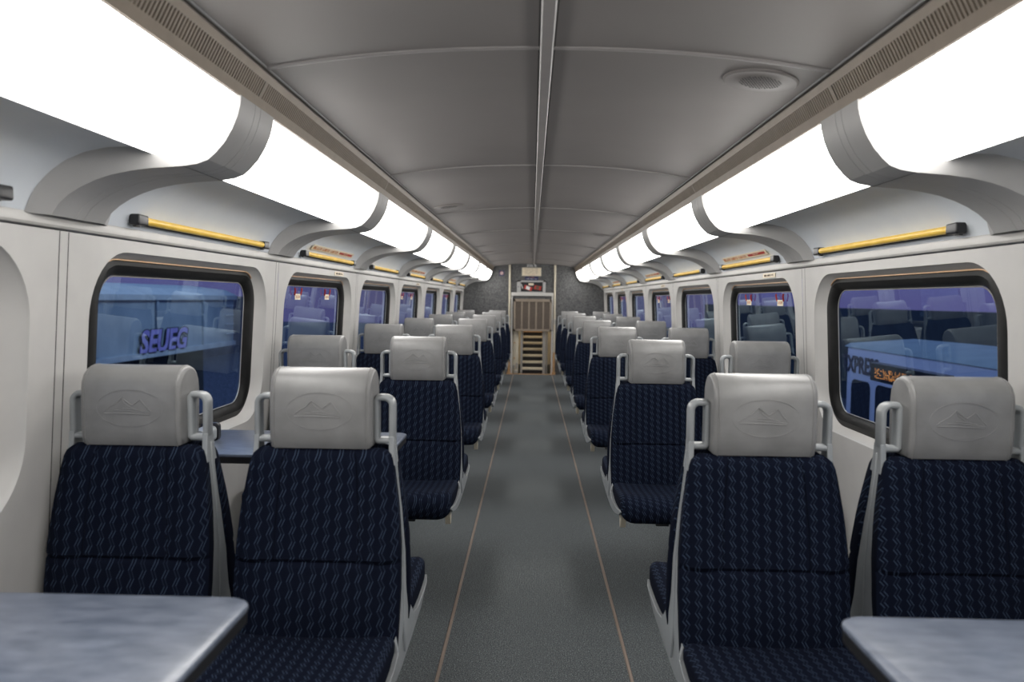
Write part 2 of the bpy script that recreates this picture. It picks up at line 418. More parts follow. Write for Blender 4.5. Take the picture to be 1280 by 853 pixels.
# ------------------------------------------------------------------ ceiling
b = MB(); NX = 24
xs = [-.705 + 1.41 * i / NX for i in range(NX + 1)]
b.loft([[(x, y, ceil_z(x)) for x in xs] for y in (Y0, Y1)], cap=False, closed=False)
b.add([(-1.4, Y0, 2.05), (1.4, Y0, 2.05), (1.4, Y1, 2.05), (-1.4, Y1, 2.05)], [(0, 1, 2, 3)])
ce = struct(b.build('ceiling', M['ceiling'], smooth=60))
for k in range(-2, 7):
    y = seam(k) - .035; b = MB()
    for sd in (-1, 1):
        xx = [sd * (.018 + .684 * i / 12) for i in range(13)]
        rows = []
        for x in xx:
            z = ceil_z(x); rows.append([(x, y - .011, z + .001), (x, y - .008, z - .0035), (x, y - .001, z - .0045), (x, y + .001, z - .002), (x, y + .0025, z - .0045), (x, y + .009, z - .0035), (x, y + .011, z + .001)])
        b.loft(rows, cap=False, closed=False)
    struct(b.build('trim_%d' % nt_, M['batten'], smooth=0)); nt_ += 1
b = MB().prism([(-.0165, 1.979), (-.0165, 1.970), (-.013, 1.967), (.013, 1.967), (.0165, 1.970), (.0165, 1.979)], 'y', Y0, Y1)
b.box((-.021, Y0, 1.9772), (-.0165, Y1, 1.9775), 1); b.box((.0165, Y0, 1.9772), (.021, Y1, 1.9775), 1)
struct(b.build('trim_%d' % nt_, [M['batten'], M['gap']], smooth=0)); nt_ += 1

# ceiling speakers
def speaker(x, y, lab):
    z = ceil_z(x); sl = (ceil_z(x + .01) - ceil_z(x - .01)) / .02
    t = empty('ceiling_speaker', (x, y, z - .001), (0, -math.atan(sl), 0))
    tag(t, lab, 'speaker', 'round ceiling speakers')
    n = 40; rings = []
    for r, zz in ((.099, .006), (.0985, -.003), (.094, -.0065), (.060, -.0055), (.058, -.0065), (.0, -.0065)):
        rings.append([(r * math.cos(2 * PI * i / n), r * math.sin(2 * PI * i / n), zz) for i in range(n)])
    MB().loft(rings, cap=False).build('ring', M['ceiling'], t)
    g = MB(); q = .0085
    for i in range(-7, 8):
        for j in range(-7, 8):
            px, py = (i + .5 * (j % 2)) * q, j * q * .87
            if px * px + py * py < .054 ** 2:
                g.add([(px + .0031 * math.cos(PI / 3 * a), py + .0031 * math.sin(PI / 3 * a), -.0069) for a in range(6)], [(5, 4, 3, 2, 1, 0)])
    g.build('grille', M['gap'], t, smooth=0)
speaker(.575, 2.19, 'round speaker grille in the ceiling at the right, the largest and nearest of them')
speaker(-.575, 5.2, 'round speaker grille in the ceiling at the left, nearest on that side')
speaker(.585, 7.35, 'round speaker grille far along the right edge of the ceiling')
speaker(-.585, 10.2, 'round speaker grille farthest along the left edge of the ceiling')

# ------------------------------------------------------------------ yellow rods in black end holders
def make_rod(length=1.12):
    t = empty('yellow_rod')
    MB().tube([(0, -length / 2, 0), (0, length / 2, 0)], .012, 14).build('tube', M['yellow'], t)
    # pale backing strip
    MB().box((.0095, -length / 2, -.015), (.0135, length / 2, -.005)).build('backing_strip', M['gap'], t, smooth=0)
    for sg in (-1, 1):
        y = sg * length / 2
        ring = []
        for yy, r in ((-.032, .0135), (-.030, .0155), (.026, .0165), (.030, .014)):
            ring.append([(px, y + sg * yy, pz) for px, pz in rrect(.002, r, 0, r, .005, 3)])
        c = MB().loft(ring).box((.004, min(y - .012, y + .012), -.020), (.016, max(y - .012, y + .012), -.01))
        c.build('end_holder', M['black'], t, bevel=.002)
    return t
rod0 = make_rod(); first = True
for s in (-1, 1):
    for k in range(-1, 7):
        t = rod0 if first else copy_tree(rod0); first = False
        t.location = (s * 1.2075, winc(k) + .0, 1.5715); t.rotation_euler = (0, 0, 0 if s > 0 else PI)
        where = 'cut by the %s edge of the photo' % SIDE[s] if k < 0 else 'above the %s full window from the near end' % ORD[k]
        tag(t, 'yellow rod on the %s wall, %s' % (SIDE[s], where), 'rod', 'yellow rods above the windows')

# emergency signs above alternate rods, small labels and red pull straps on the same windows
for s in (-1, 1):
    for k in (1, 3, 5):
        yc = winc(k); rz = PI / 2 if s < 0 else -PI / 2
        # tangent of the cove at the sign
        x, z = 1.196, 1.6135
        t = empty('window_exit_sign', (s * x, yc + s * .02, z), (math.radians(90 + 40), 0, rz) if 0 else (0, 0, 0))
        tl = Vector((s * (1.207 - 1.18), 0, 1.608 - 1.640)).normalized()        # down along the cove
        nrm = Vector((-s * abs(tl.z), 0, -abs(tl.x))).normalized()               # into the room
        ydir = (-tl).cross(nrm)
        mw = Matrix((ydir, -tl, nrm)).transposed().to_4x4(); mw.translation = Vector((s * (x - .002), yc, z)) + nrm * .003
        t.matrix_world = mw
        tag(t, 'long cream emergency sign on the %s wall above the %s window rod' % (SIDE[s], ORD[k]), 'sign', 'emergency signs above the rods')
        MB().box((-.47, -.016, -.001), (.47, .016, .001)).build('panel', M['sign'], t, smooth=0)
        marks('lettering', .52, .017, M['rust'], t, (-.19, -.001, .0011), 3, 8)
        sd = 1
        MB().box((.12, -.007, .001), (.44, .007, .002)).build('red_band', M['red'], t, smooth=0)
        marks('small_lettering', .11, .006, M['sign'], t, (.27, 0, .0021), 2, 5)
        # little pale label on the panel under the band
        zl = 1.493
        l = empty('small_label', (s * (xw(zl) - .0035), yc - s * .34, zl)); l.rotation_euler = (PI / 2, 0, rz * 1)
        l.rotation_euler = (PI / 2, 0, PI / 2 if s < 0 else -PI / 2)
        tag(l, 'small pale printed label on the %s wall panel above the %s window' % (SIDE[s], ORD[k]), 'label', 'small labels above the exit windows')
        MB().box((-.11, -.012, -.001), (.11, .012, .001)).build('panel', M['sign'], l, smooth=0)
        marks('lettering', .17, .010, M['ink'], l, (0, 0, .0011), 3, 5)
        for dy in (.26, -.36):
            zt = 1.36
            p = empty('pull_tag', (s * (xw(zt) + .048), yc + dy, zt)); p.rotation_euler = (PI / 2, 0, PI / 2 if s < 0 else -PI / 2)
            tag(p, 'cream tag on red straps, %s window on the %s, %s one' % (ORD[k], SIDE[s], 'farther' if dy > 0 else 'nearer'), 'tag', 'red pull tags on the exit windows')
            MB().box((-.05, -.030, -.001), (.05, .002, .001)).build('card', M['sign'], p, smooth=0)
            marks('lettering', .07, .014, M['rust'], p, (0, -.014, .0011), 1, 5)
            for sx_ in (-.055, .055):
                MB().tube([(sx_, -.006, .0), (sx_ * 1.05, .012, .004), (sx_ * 1.1, .022, .006), (sx_ * 1.15, .034, .004)], .0045, 6, flat=.4).build('strap', M['red'], p)

# ------------------------------------------------------------------ seats
def hr_profile():
    pts = [(-.052, .956), (-.061, .975), (-.0645, 1.01), (-.0655, 1.06), (-.0645, 1.10)]
    for i in range(1, 9):
        a = PI - PI * i / 9 ; pts.append((.0645 * math.cos(a), 1.10 + .063 * math.sin(a) ** .9))
    pts += [(.0645, 1.10), (.0655, 1.06), (.0645, 1.01), (.061, .975), (.052, .956)]
    return pts
def half(z):      # half width of the upholstered back at height z
    ks = [(.40, .208), (.49, .212), (.60, .215), (.70, .213), (.80, .205), (.90, .190), (.96, .178)]
    for (a, va), (c, vc) in zip(ks, ks[1:]):
        if z <= c: return va + (vc - va) * (max(z, a) - a) / (c - a)
    return ks[-1][1]
def make_seat():
    t = empty('double_sided_seat')
    # headrest roll
    pr = hr_profile(); cy, cz = 0, 1.058
    rings = []
    for x, k in ((-.1315, .80), (-.131, .87), (-.129, .93), (-.1255, .965), (-.121, .985), (-.113, 1), (-.06, 1.0), (0, .995), (.06, 1.0), (.113, 1), (.121, .985), (.1255, .965), (.129, .93), (.131, .87), (.1315, .80)):
        rings.append([(x, cy + (p[0] - cy) * k, cz + (p[1] - cz) * (.5 + .5 * k)) for p in pr])
    h = MB().loft(rings).build('headrest', M['leather'], t, smooth=50)
    for sx_ in (-1, 1):
        MB().tube([(sx_ * .1185, p[0] * 1.0, cz + (p[1] - cz) * 1.0) for p in pr], .0016, 5, closed=True).build('piping', M['leather'], h)
    for fs in (-1, 1):                              # embossed mountain logo, both faces
        lg = MB(); yf = fs * .0652
        def L(pts, r=.0011): lg.tube([(fs * -1 * x if fs > 0 else x, yf, 1.055 + z) for x, z in pts], r, 5)
        n = 28
        L([(.086 * math.cos(2 * PI * i / n), .048 * math.sin(2 * PI * i / n)) for i in range(n + 1)], .0006)
        L([(-.068, -.010), (-.045, .006), (-.036, .010), (-.020, .027), (-.010, .019), (.002, .010), (.008, .008), (.018, .015), (.028, .023), (.042, .006), (.056, -.008)], .0013)
        L([(-.020, .027), (-.014, .014), (-.006, .008), (.006, .001), (.020, -.004)], .0010)
        L([(-.066, -.014), (-.02, -.0135), (.052, -.016)], .0013)
        L([(-.040, -.006), (-.01, -.006), (.03, -.010), (.055, -.012)], .0010)
        L([(-.020, -.001), (.005, -.002), (.035, -.007)], .0010)
        lg.build('embossed_logo', M['emboss'], h, smooth=60)
    # grab handles: rounded loops either side
    for sx_ in (-1, 1):
        path = []
        x0, x1, z0, z1, r = .136, .178, .972, 1.086, .020
        def A(cx, cz_, a0, a1):
            for i in range(6):
                a = math.radians(a0 + (a1 - a0) * i / 5); path.append((sx_ * (cx + r * math.cos(a)), 0, cz_ + r * math.sin(a)))
        A(x1 - r, z1 - r, 0, 90); A(x0 + .006, z1 - .006 - 0, 90, 90) if 0 else path.append((sx_ * (x0 + .004), 0, z1))
        path += [(sx_ * x0, 0, z1 - .005), (sx_ * x0, 0, z0 + .004), (sx_ * (x0 + .004), 0, z0), (sx_ * (x1 - .004), 0, z0), (sx_ * x1, 0, z0 + .006)]
        N = len(path); rings = []
        pts = [Vector(p) for p in path]
        for i in range(N):
            d = (pts[(i + 1) % N] - pts[i - 1]).normalized(); a = Vector((d.z, 0, -d.x)); w_, dp = .0085, .021
            ring = []
            for q in range(12):
                an = 2 * PI * q / 12; ca, sa = math.cos(an), math.sin(an)
                ring.append(pts[i] + a * w_ * math.copysign(abs(ca) ** .6, ca) + Vector((0, 1, 0)) * dp * math.copysign(abs(sa) ** .6, sa))
            rings.append(ring)
        rings.append(rings[0])
        MB().loft(rings, cap=False).build('grab_handle', M['shell'], t, smooth=60)
    # backrests and cushions for both sides (f = -1 towards the camera)
    for f in (-1, 1):
        zs = [.430, .436, .45, .48, .52, .56, .60, .64, .655, .664, .668, .672, .676, .680, .690, .70, .74, .78, .82, .86, .90, .925, .94, .950, .9545, .956]
        rings = []
        for z in zs:
            hw = half(z); e = 1.0
            if z > .93: e = 1 - .10 * ((z - .93) / .026) ** 2
            if z < .45: e = 1 - .06 * ((.45 - z) / .02) ** 2
            tt = (z - .45) / (.955 - .45)
            yfront = -.140 + tt * .078            # rear edge at bottom .. top
            thick = .062 if z < .93 else .062 * (1 - .30 * ((z - .93) / .026) ** 2)
            lumb = .010 * math.exp(-((z - .56) / .09) ** 2)
            ring = []
            xsn = [-1, -.985, -.95, -.90, -.80, -.70, -.60, -.53, -.515, -.50, -.40, -.2, 0, .2, .4, .5, .515, .53, .60, .70, .80, .90, .95, .985, 1]
            for u in xsn:
                edge = 1 - (abs(u)) ** 9
                y = yfront - lumb * (1 - u * u) + (1 - edge) * .022 - (.008 * math.exp(-((abs(u) - .80) / .18) ** 2) if z > .67 else 0)
                if z > .672 and abs(abs(u) - .515) < .008: y += .003
                if abs(z - .672) < .0045: y += .007 * (1 - (abs(z - .672) / .006) ** 2)
                if z > .93: y += .020 * ((z - .93) / .026) ** 2
                if z < .45: y += .015 * ((.45 - z) / .02) ** 2
                ring.append((u * hw * e, y if y < -.01 else -.01, z))
            for u in (1, .97, -.97, -1):
                yb = yfront + thick * (.8 if abs(u) == 1 else 1)
                ring.append((u * hw * e, min(yb, -.004), z))
            ring = [(x * (1 if f < 0 else -1), y * (1 if f < 0 else -1), zz) for x, y, zz in ring]
            rings.append(ring)
        MB().loft(rings).build('backrest', M['fabric'], t, smooth=40)
        # cushion: top line and bottom line along depth
        ys = [(-.105, .478, .44), (-.115, .492, .425), (-.14, .499, .415), (-.20, .501, .41), (-.28, .502, .405), (-.36, .508, .40), (-.42, .512, .397), (-.46, .508, .398), (-.485, .497, .403), (-.50, .480, .413), (-.506, .460, .428), (-.507, .450, .440)]
        rings = []
        for y, zt, zb in ys:
            n = (y + .1) / -.407
            hw = .207 + .004 * math.sin(n * PI); 
            if y < -.44: hw -= .030 * ((-.44 - y) / .067) ** 2
            h_ = (zt - zb) / 2; zc = (zt + zb) / 2; rt = min(.024, h_ * .9); rb = min(.075, h_ * .98)
            ring = []
            def corner(sx_, sz, r, a0):
                for i in range(6):
                    a = math.radians(a0 + 90 * i / 5)
                    ring.append((sx_ * (hw - r) + r * math.cos(a), y, zc + sz * (h_ - r) + r * math.sin(a)))
            corner(1, 1, rt, 0)
            for u in (.6, .3, 0, -.3, -.6): ring.append((u * hw, y, zt - .006 * (1 - u * u)))
            corner(-1, 1, rt, 90); corner(-1, -1, rb, 180); corner(1, -1, rb, 270)
            rings.append([(x * (1 if f < 0 else -1), yy * (1 if f < 0 else -1), zz) for x, yy, zz in ring])
        MB().loft(rings).build('seat_cushion', M['fabric'], t, smooth=50)
    # side shells: A shape from handle down, then pan lips under both cushions
    hp = [(-.022, .985), (-.024, .955), (-.036, .90), (-.060, .78), (-.085, .66), (-.100, .56), (-.115, .490), (-.135, .455), (-.20, .444), (-.30, .443), (-.40, .448), (-.455, .452), (-.468, .446), (-.45, .430), (-.30, .398), (-.15, .370), (0, .355)]
    full = hp + [(-y, z) for y, z in hp[::-1][1:]]
    for sx_ in (-1, 1):
        def X(z, y):
            k = min(max((.985 - z) / .33, 0), 1); v = .179 + (.201 - .179) * (k * k * (3 - 2 * k))
            if z < .50: v += .0135 * min(1, (.50 - z) / .05)
            if abs(y) > .40: v -= .012 * ((abs(y) - .40) / .068) ** 2
            if z < .43: v -= .20 * (.43 - z)
            return v
        o = [(sx_ * (X(z, y) + .006), y, z) for y, z in full]; i_ = [(sx_ * (X(z, y) - .008), y * .985, z - (.002 if z < .5 else 0)) for y, z in full]
        bm = bmesh.new(); vo = [bm.verts.new(p) for p in o]; vi = [bm.verts.new(p) for p in i_]; N = len(o)
        # triangulated faces by strips across y (the outline is symmetric)
        Hn = len(hp)
        for vv in (vo, vi):
            for j in range(Hn - 1):
                a, c2 = vv[j], vv[j + 1]; d = vv[N - 1 - j]; e2 = vv[(N - 2 - j)]
                if j < Hn - 1 and len({a, c2, e2, d}) == 4: 
                    pass
        ed = [bm.edges.new((vo[q], vo[(q + 1) % N])) for q in range(N)]; bmesh.ops.triangle_fill(bm, edges=ed, use_beauty=True)
        ed = [bm.edges.new((vi[q], vi[(q + 1) % N])) for q in range(N)]; bmesh.ops.triangle_fill(bm, edges=ed, use_beauty=True)
        for q in range(N): bm.faces.new((vo[q], vo[(q + 1) % N], vi[(q + 1) % N], vi[q]))
        bm.verts.index_update(); mb = MB(); mb.add([v.co.copy() for v in bm.verts], [tuple(v.index for v in fc.verts) for fc in bm.faces]); bm.free()
        # centre rib ridge up the side
        mb.tube([(sx_ * (X(z, 0) + .006), 0, z) for z in (.40, .5, .6, .7, .8, .9, .96)], .004, 6)
        mb.build('side_shell', M['shell'], t, smooth=40, bevel=.003)
    # under-frame and pedestal
    MB().box((-.17, -.36, .384), (.17, .36, .402)).box((-.03, -.30, .34), (.03, .30, .375)).build('seat_pan', M['dark'], t, smooth=0, bevel=.004)
    MB().loft([[(-.13 + a * w_, c * d_, z) for a, c in ((-1, -1), (1, -1), (1, 1), (-1, 1))] for z, w_, d_ in ((0, .05, .16), (.015, .05, .16), (.03, .03, .10), (.30, .03, .08), (.345, .05, .14))]).build('pedestal', M['dark'], t, smooth=0, bevel=.004)
    for sx_, f in ((-1, -1), (1, -1), (-1, 1), (1, 1)):
        MB().loft([[(sx_ * (.185 + a * .012), f * (.36 + c * w_) , z) for a, c in ((-1, -1), (1, -1), (1, 1), (-1, 1))] for z, w_ in ((.352, .008), (.375, .02), (.42, .05))]).build('bracket', M['cream'], t, smooth=0, bevel=.002)
    return t
seat0 = make_seat(); first = True
HR0 = 2.03 + .065
for s in (-1, 1):
    for col, xx in (('aisle', .570), ('window', 1.064)):
        for k in range(7):
            t = seat0 if first else copy_tree(seat0); first = False
            cy = HR0 + k * P + (-.03 if False else 0)
            t.location = (s * xx, cy, 0); t.rotation_euler = (0, 0, 0 if s < 0 else PI)
            if k == 0: d = 'nearest row to the camera'
            elif k == 6: d = 'farthest row, before the end wall'
            else: d = '%s row from the camera' % ORD[k]
            tag(t, 'navy seat on the %s beside the %s, %s' % (SIDE[s], col, d), 'seat', 'navy train seats with grey headrests')

# ------------------------------------------------------------------ tables
def table(s, yc, lab, xe=.512):
    t = empty('fold_down_table' if False else 'table', (s * .88, yc, 0)); tag(t, lab, 'table', 'grey laminate tables')
    xa, xb = xe - .88, 1.262 - .88
    hy, r = .247, .045
    out = []
    for (cx, cy, a0) in ((xa + r, -hy + r, 180), (xb - .004, -hy + .004, 270), (xb - .004, hy - .004, 0), (xa + r, hy - r, 90)):
        rr = r if cx < 0 else .004
        for i in range(9):
            a = math.radians(a0 + 90 * i / 8); out.append((s * (cx + rr * math.cos(a)), cy + rr * math.sin(a)))
    def ring(z, g): return [(x * (1 - g), y * (1 - g * 1.5), z) for x, y in out]
    MB().loft([ring(.803, .004), ring(.8065, 0), ring(.8115, .002), ring(.813, .008)]).build('tabletop', M['laminate'], t, smooth=30)
    MB().loft([ring(.780, .02), ring(.783, .006), ring(.8025, .003)]).build('edging', M['edge'], t, smooth=30)
    MB().box((s * .385 - .012, -.20, .68), (s * .385 + .012, .20, .78)).build('wall_bracket', M['shell'], t, smooth=0, bevel=.004)
    MB().tube([(s * -.12, 0, .02), (s * -.12, 0, .78)], .022, 16).tube([(s * -.12, 0, 0), (s * -.12, 0, .02)], .07, 20).build('leg', M['steel'], t)
table(-1, 1.140, 'grey laminate table cut by the lower left corner of the photo')
table(1, 1.115, 'grey laminate table cut by the lower right corner of the photo', .497)
table(-1, 2.900, 'bluish grey table behind the nearest seats on the left, beside the large window')
# small latch box on the second left table
t = empty('latch_box', (-1.212, 2.86, .8135)); tag(t, 'small grey box with a black rimmed end on the left table by the wall', 'box'); t.scale = (.8, .8, .8)
MB().loft([[(x, y, z) for x, z in rrect(0, .035, .034, .034, .02, 5)] for y in (-.09, .06)]).build('body', M['shell'], t)
MB().loft([[(x, y, z) for x, z in rrect(.0, .042 - g, .040, .040 - g, .016, 5)] for y, g in ((.055, .004), (.058, 0), (.085, 0), (.088, .004))]).build('rimmed_end', M['black'], t)
MB().box((-.022, .045, .022), (.03, .090, .060)).build('insert', M['trim'], t, smooth=0, bevel=.004)

# ------------------------------------------------------------------ end wall
YE = Y1
def px(x, z_or_y, y=YE):      # picture point -> world x, z on the plane of the end wall (only used to measure)
    dx, dy = (x - 665) / FPX * y, (374 - z_or_y) / FPX * y
    return dx - .014 * dy + CAMX, dy + .014 * dx + CAMZ
b = MB()
OX0, OX1, OZ = -.385, .345, .80      # opening to the stairs
b.box((-1.34, YE, 0), (OX0, YE + .05, 2.05)); b.box((OX1, YE, 0), (1.34, YE + .05, 2.05)); b.box((OX0, YE, OZ), (OX1, YE + .05, 2.05))
struct(b.build('wall_back', M['bulk'], smooth=0))
b = MB().box((-1.36, Y0 - .05, -.06), (1.36, Y0, 2.05)); struct(b.build('wall_front', M['wall'], smooth=0))
# posts
for sg, xp in ((-1, -.428), (1, .378)):
    t = tag(empty('end_post', (xp, YE - .035, 0)), 'pale floor-to-ceiling post to the %s of the end stairs' % SIDE[sg], 'post', 'posts beside the end stairs')
    MB().tube([(0, 0, .03), (0, 0, ceil_z(xp) - .006)], .019, 14).build('shaft', M['cream'], t)
    MB().tube([(0, 0, 0.001), (0, 0, .045)], .034, 18).tube([(0, 0, .045), (0, 0, .40)], .0205, 14).build('orange_glow_base', M['copper'], t)  # copper colour paints in the orange glow low on the post
    if sg > 0:
        MB().box((-.012, -.03, .90), (.012, .0, 1.0)).build('latch', M['steel'], t, smooth=0, bevel=.004)
# frame ledge over the panel and side frames
b = MB(); xa, xb = px(637.5, 0)[0], px(691, 0)[0]
zl = px(664, 367)[1]
b.box((-.40, YE - .05, zl - .045), (.352, YE, zl + .015)); b.box((-.402, YE - .03, .0), (-.372, YE, zl)); b.box((.325, YE - .03, .0), (.355, YE, zl))
struct(b.build('trim_%d' % nt_, M['trim'], smooth=0, bevel=.004)); nt_ += 1
# striped panel gate
gx0, gx1 = -.352, .322; gz1, gz0 = px(664, 374)[1], px(664, 414)[1]
t = tag(empty('slatted_panel', (-.015, YE - .07, gz0)), 'brown slatted panel hanging over the stair opening', 'panel')
hw, hh = (gx1 - gx0) / 2, gz1 - gz0
MB().box((-hw, -.012, 0), (hw, .012, hh), 0).build('board', M['grille'], t, smooth=0)
b = MB().box((-hw, -.03, 0), (hw, -.012, .035)).box((-hw, -.03, hh - .05), (hw, -.012, hh)).box((-hw, -.03, 0), (-hw + .035, -.012, hh)).box((hw - .035, -.03, 0), (hw, -.012, hh))
b.build('frame', M['vent'], t, smooth=0, bevel=.003)
for i in range(1, 5):
    x = -hw + .02 + (2 * hw - .04) * i / 5
    MB().box((x - .014, -.024, .03), (x + .014, -.0115, hh - .04)).build('slat', M['vent'], t, smooth=0, bevel=.003)
# emergency cabinet
cx, cz = px(664, 359)
t = tag(empty('equipment_cabinet', (cx, YE, cz)), 'grey framed cabinet with a glass front holding red and white items', 'cabinet')
hw, hh = .255, .115
b = MB().box((-hw, -.045, -hh), (-hw + .07, -.001, hh)).box((hw - .05, -.045, -hh), (hw, -.001, hh)).box((-hw, -.045, hh - .03), (hw, -.001, hh)).box((-hw, -.045, -hh), (hw, -.001, -hh + .03))
b.build('frame', M['rib'], t, smooth=0, bevel=.004)
MB().box((-hw + .06, -.008, -hh + .02), (hw - .04, -.002, hh - .02)).build('back', M['edge'], t, smooth=0)
MB().box((-hw + .02, -.050, -.008), (-hw + .035, -.044, .008)).build('keyhole', M['gap'], t, smooth=0)
def item(name, lab, cat, x, z, w_, h_, ang, mats, stripe=False):
    o = empty(name, (cx + x, YE - .024, cz + z), (0, ang, 0)); tag(o, lab, cat, 'items in the end wall cabinet')
    MB().box((-w_, -.008, -h_), (w_, .008, h_)).build('body', mats[0], o, smooth=0, bevel=.003)
    MB().box((-w_ * .55, -.010, -h_ * .8), (w_ * .45, -.0082, h_ * .8)).build('label_patch', mats[1], o, smooth=0)
item('first_aid_pack', 'red and white pack leaning inside the end wall cabinet', 'pack', -.055, -.020, .072, .035, .35, (M['red'], M['white']))
item('paper_card', 'small cream card at the top of the cabinet window', 'card', -.003, .048, .045, .020, 0, (M['sign'], M['sign']))
item('red_pouch', 'dark red pouch at the right inside the cabinet', 'pouch', .115, -.012, .060, .035, .2, (M['red'], M['ink']))
item('white_tool', 'thin white stick at the left inside the cabinet', 'tool', -.165, .010, .008, .040, -.3, (M['white'], M['steel']))
# signs
def wallsign(name, lab, x0, y0, x1, y1, mat, texts, cat='sign'):
    (a, zt), (c, zb) = px(x0, y0), px(x1, y1)
    o = tag(empty(name, ((a + c) / 2, YE - .004, (zt + zb) / 2), (PI / 2, 0, 0)), lab, cat)
    MB().box((-(c - a) / 2, -(zt - zb) / 2, -.003), ((c - a) / 2, (zt - zb) / 2, .003)).build('panel', mat, o, smooth=0)
    for (s_, m_, sz, dx_, dy_, sx_) in texts: marks('lettering', sx_, sz, m_, o, (dx_, dy_, .0031), s_, 5)
    return o
wallsign('notice_sign', 'cream notice with lines of print high on the end wall', 652.6, 334.9, 676.4, 345.4, M['sign'],
         [(3, M['ink'], .012, 0, .056, .26), (4, M['ink'], .010, 0, .026, .22), (3, M['ink'], .010, 0, -.002, .25), (4, M['ink'], .010, 0, -.030, .23), (2, M['rust'], .010, 0, -.058, .12)])
wallsign('blue_sign', 'narrow navy sign with pale print above the cabinet', 656.2, 345.9, 672.8, 350.6, M['blue'],
         [(1, M['rust'], .012, 0, .017, .09), (3, M['white'], .013, 0, -.010, .19)])
ns = wallsign('no_smoking_sign', 'small blue square sign with a round white no-smoking symbol', 624.2, 338.2, 630.4, 345.2, M['blue'], [])
n = 24
MB().add([(.032 * math.cos(2 * PI * i / n), .032 * math.sin(2 * PI * i / n), .0036) for i in range(n)], [tuple(range(n))]).build('disc', M['white'], ns, smooth=0)
MB().tube([(.026 * math.cos(2 * PI * i / n), .026 * math.sin(2 * PI * i / n), .0045) for i in range(n)], .004, 6, closed=True).tube([(-.018, .018, .0045), (.018, -.018, .0045)], .004, 6).build('ring', M['red'], ns)
MB().box((-.016, -.004, .0037), (.016, .003, .0042)).build('cigarette', M['black'], ns, smooth=0)
cxn, czn = px(664.5, 332.6)
o = text('car_number', '306 B', M['white'], .066, None, (cxn, YE - .006, czn), (PI / 2, 0, 0), .002, 1.15)
tag(o, 'white car number 306 B at the top of the end wall', 'lettering')
# threshold
MB().box((-.475, YE - .075, 0), (.40, YE - .02, .010)).build('trim_%d' % nt_, M['copper'], smooth=0, bevel=.002); bpy.data.objects['trim_%d' % nt_]['kind'] = 'structure'; nt_ += 1

# ------------------------------------------------------------------ stairs behind the opening
t = tag(empty('stair_flight', (.0, YE + .05, 0)), 'steep flight of pale steps with black risers at the far end', 'stairs')
sxa, sxb = px(653, 440)[0], px(678.3, 440)[0]
rise, run = .107, .16
for i in range(7):
    y = .02 + i * run; z = i * rise
    MB().box((sxa, y, z - .002), (sxb, y + .02, z + .072)).build('riser', M['black'], t, smooth=0)
    MB().box((sxa, y - .015, z + .072), (sxb, y + run + .01, z + rise)).build('tread', M['cream'] if i < 6 else M['copper'], t, smooth=0, bevel=.003)
for x0, x1 in ((sxa - .035, sxa), (sxb, sxb + .05)):
    MB().add([(x0, 0, 0), (x0, 1.2, 0), (x0, 1.2, .9), (x0, 0, .78), (x1, 0, 0), (x1, 1.2, 0), (x1, 1.2, .9), (x1, 0, .78)],
             [(0, 1, 2, 3), (4, 7, 6, 5), (0, 3, 7, 4), (3, 2, 6, 7), (0, 4, 5, 1), (1, 5, 6, 2)]).build('stringer', M['steel'], t, smooth=0)
b = MB()
b.box((-.50, YE + .05, -.06), (-.46, YE + 2.2, 2.05)); b.box((.42, YE + .05, -.06), (.46, YE + 2.2, 2.05)); b.box((-.5, YE + 2.16, -.06), (.46, YE + 2.2, 2.05)); b.box((-.5, YE + .05, 2.0), (.46, YE + 2.2, 2.05))
struct(b.build('wall_stairwell', M['cream'], smooth=0))
MB().box((-.50, YE + .05, -.06), (.46, YE + 2.2, 0)).build('floor_stairwell', M['carpet'], smooth=0)['kind'] = 'structure'
# cream side panel left of the stairs with small fittings at its foot
t = tag(empty('side_panel', (-.31, YE + .06, 0)), 'cream panel with small fittings to the left of the end stairs', 'panel')
MB().box((-.085, 0, 0), (.05, .02, .80)).build('board', M['cream'], t, smooth=0, bevel=.004)
for z in (.28, .56): MB().tube([(-.02, -.001, z), (-.02, -.012, z)], .014, 12).build('round_fitting', M['copper'], t)
MB().box((-.03, -.03, .01), (.045, 0, .06)).box((-.05, -.02, .08), (-.01, 0, .16)).box((.01, -.02, .09), (.04, 0, .20)).build('metal_catch', M['steel'], t, smooth=0, bevel=.004)
# hand rails right of stairs
for i, xr in enumerate((px(683.5, 440)[0], px(689.3, 440)[0])):
    o = MB().tube([(xr, YE + .07 , 0), (xr, YE + .07, .80)], .016, 12).build('stair_rail', [M['steel'], M['copper']][i])
    tag(o, ['thin steel upright right beside the end stairs', 'thin copper-coloured upright between the stairs and the right post'][i], 'rail')
# added fill lamp, brightens the closed stairwell from overhead
lt = bpy.data.lights.new('added_stairwell_fill', 'AREA'); lt.energy = 12; lt.size = .4; lt.color = (1, .86, .68)
lo = bpy.data.objects.new('added_stairwell_fill', lt); C.objects.link(lo); lo.location = (0, YE + .7, 1.97)

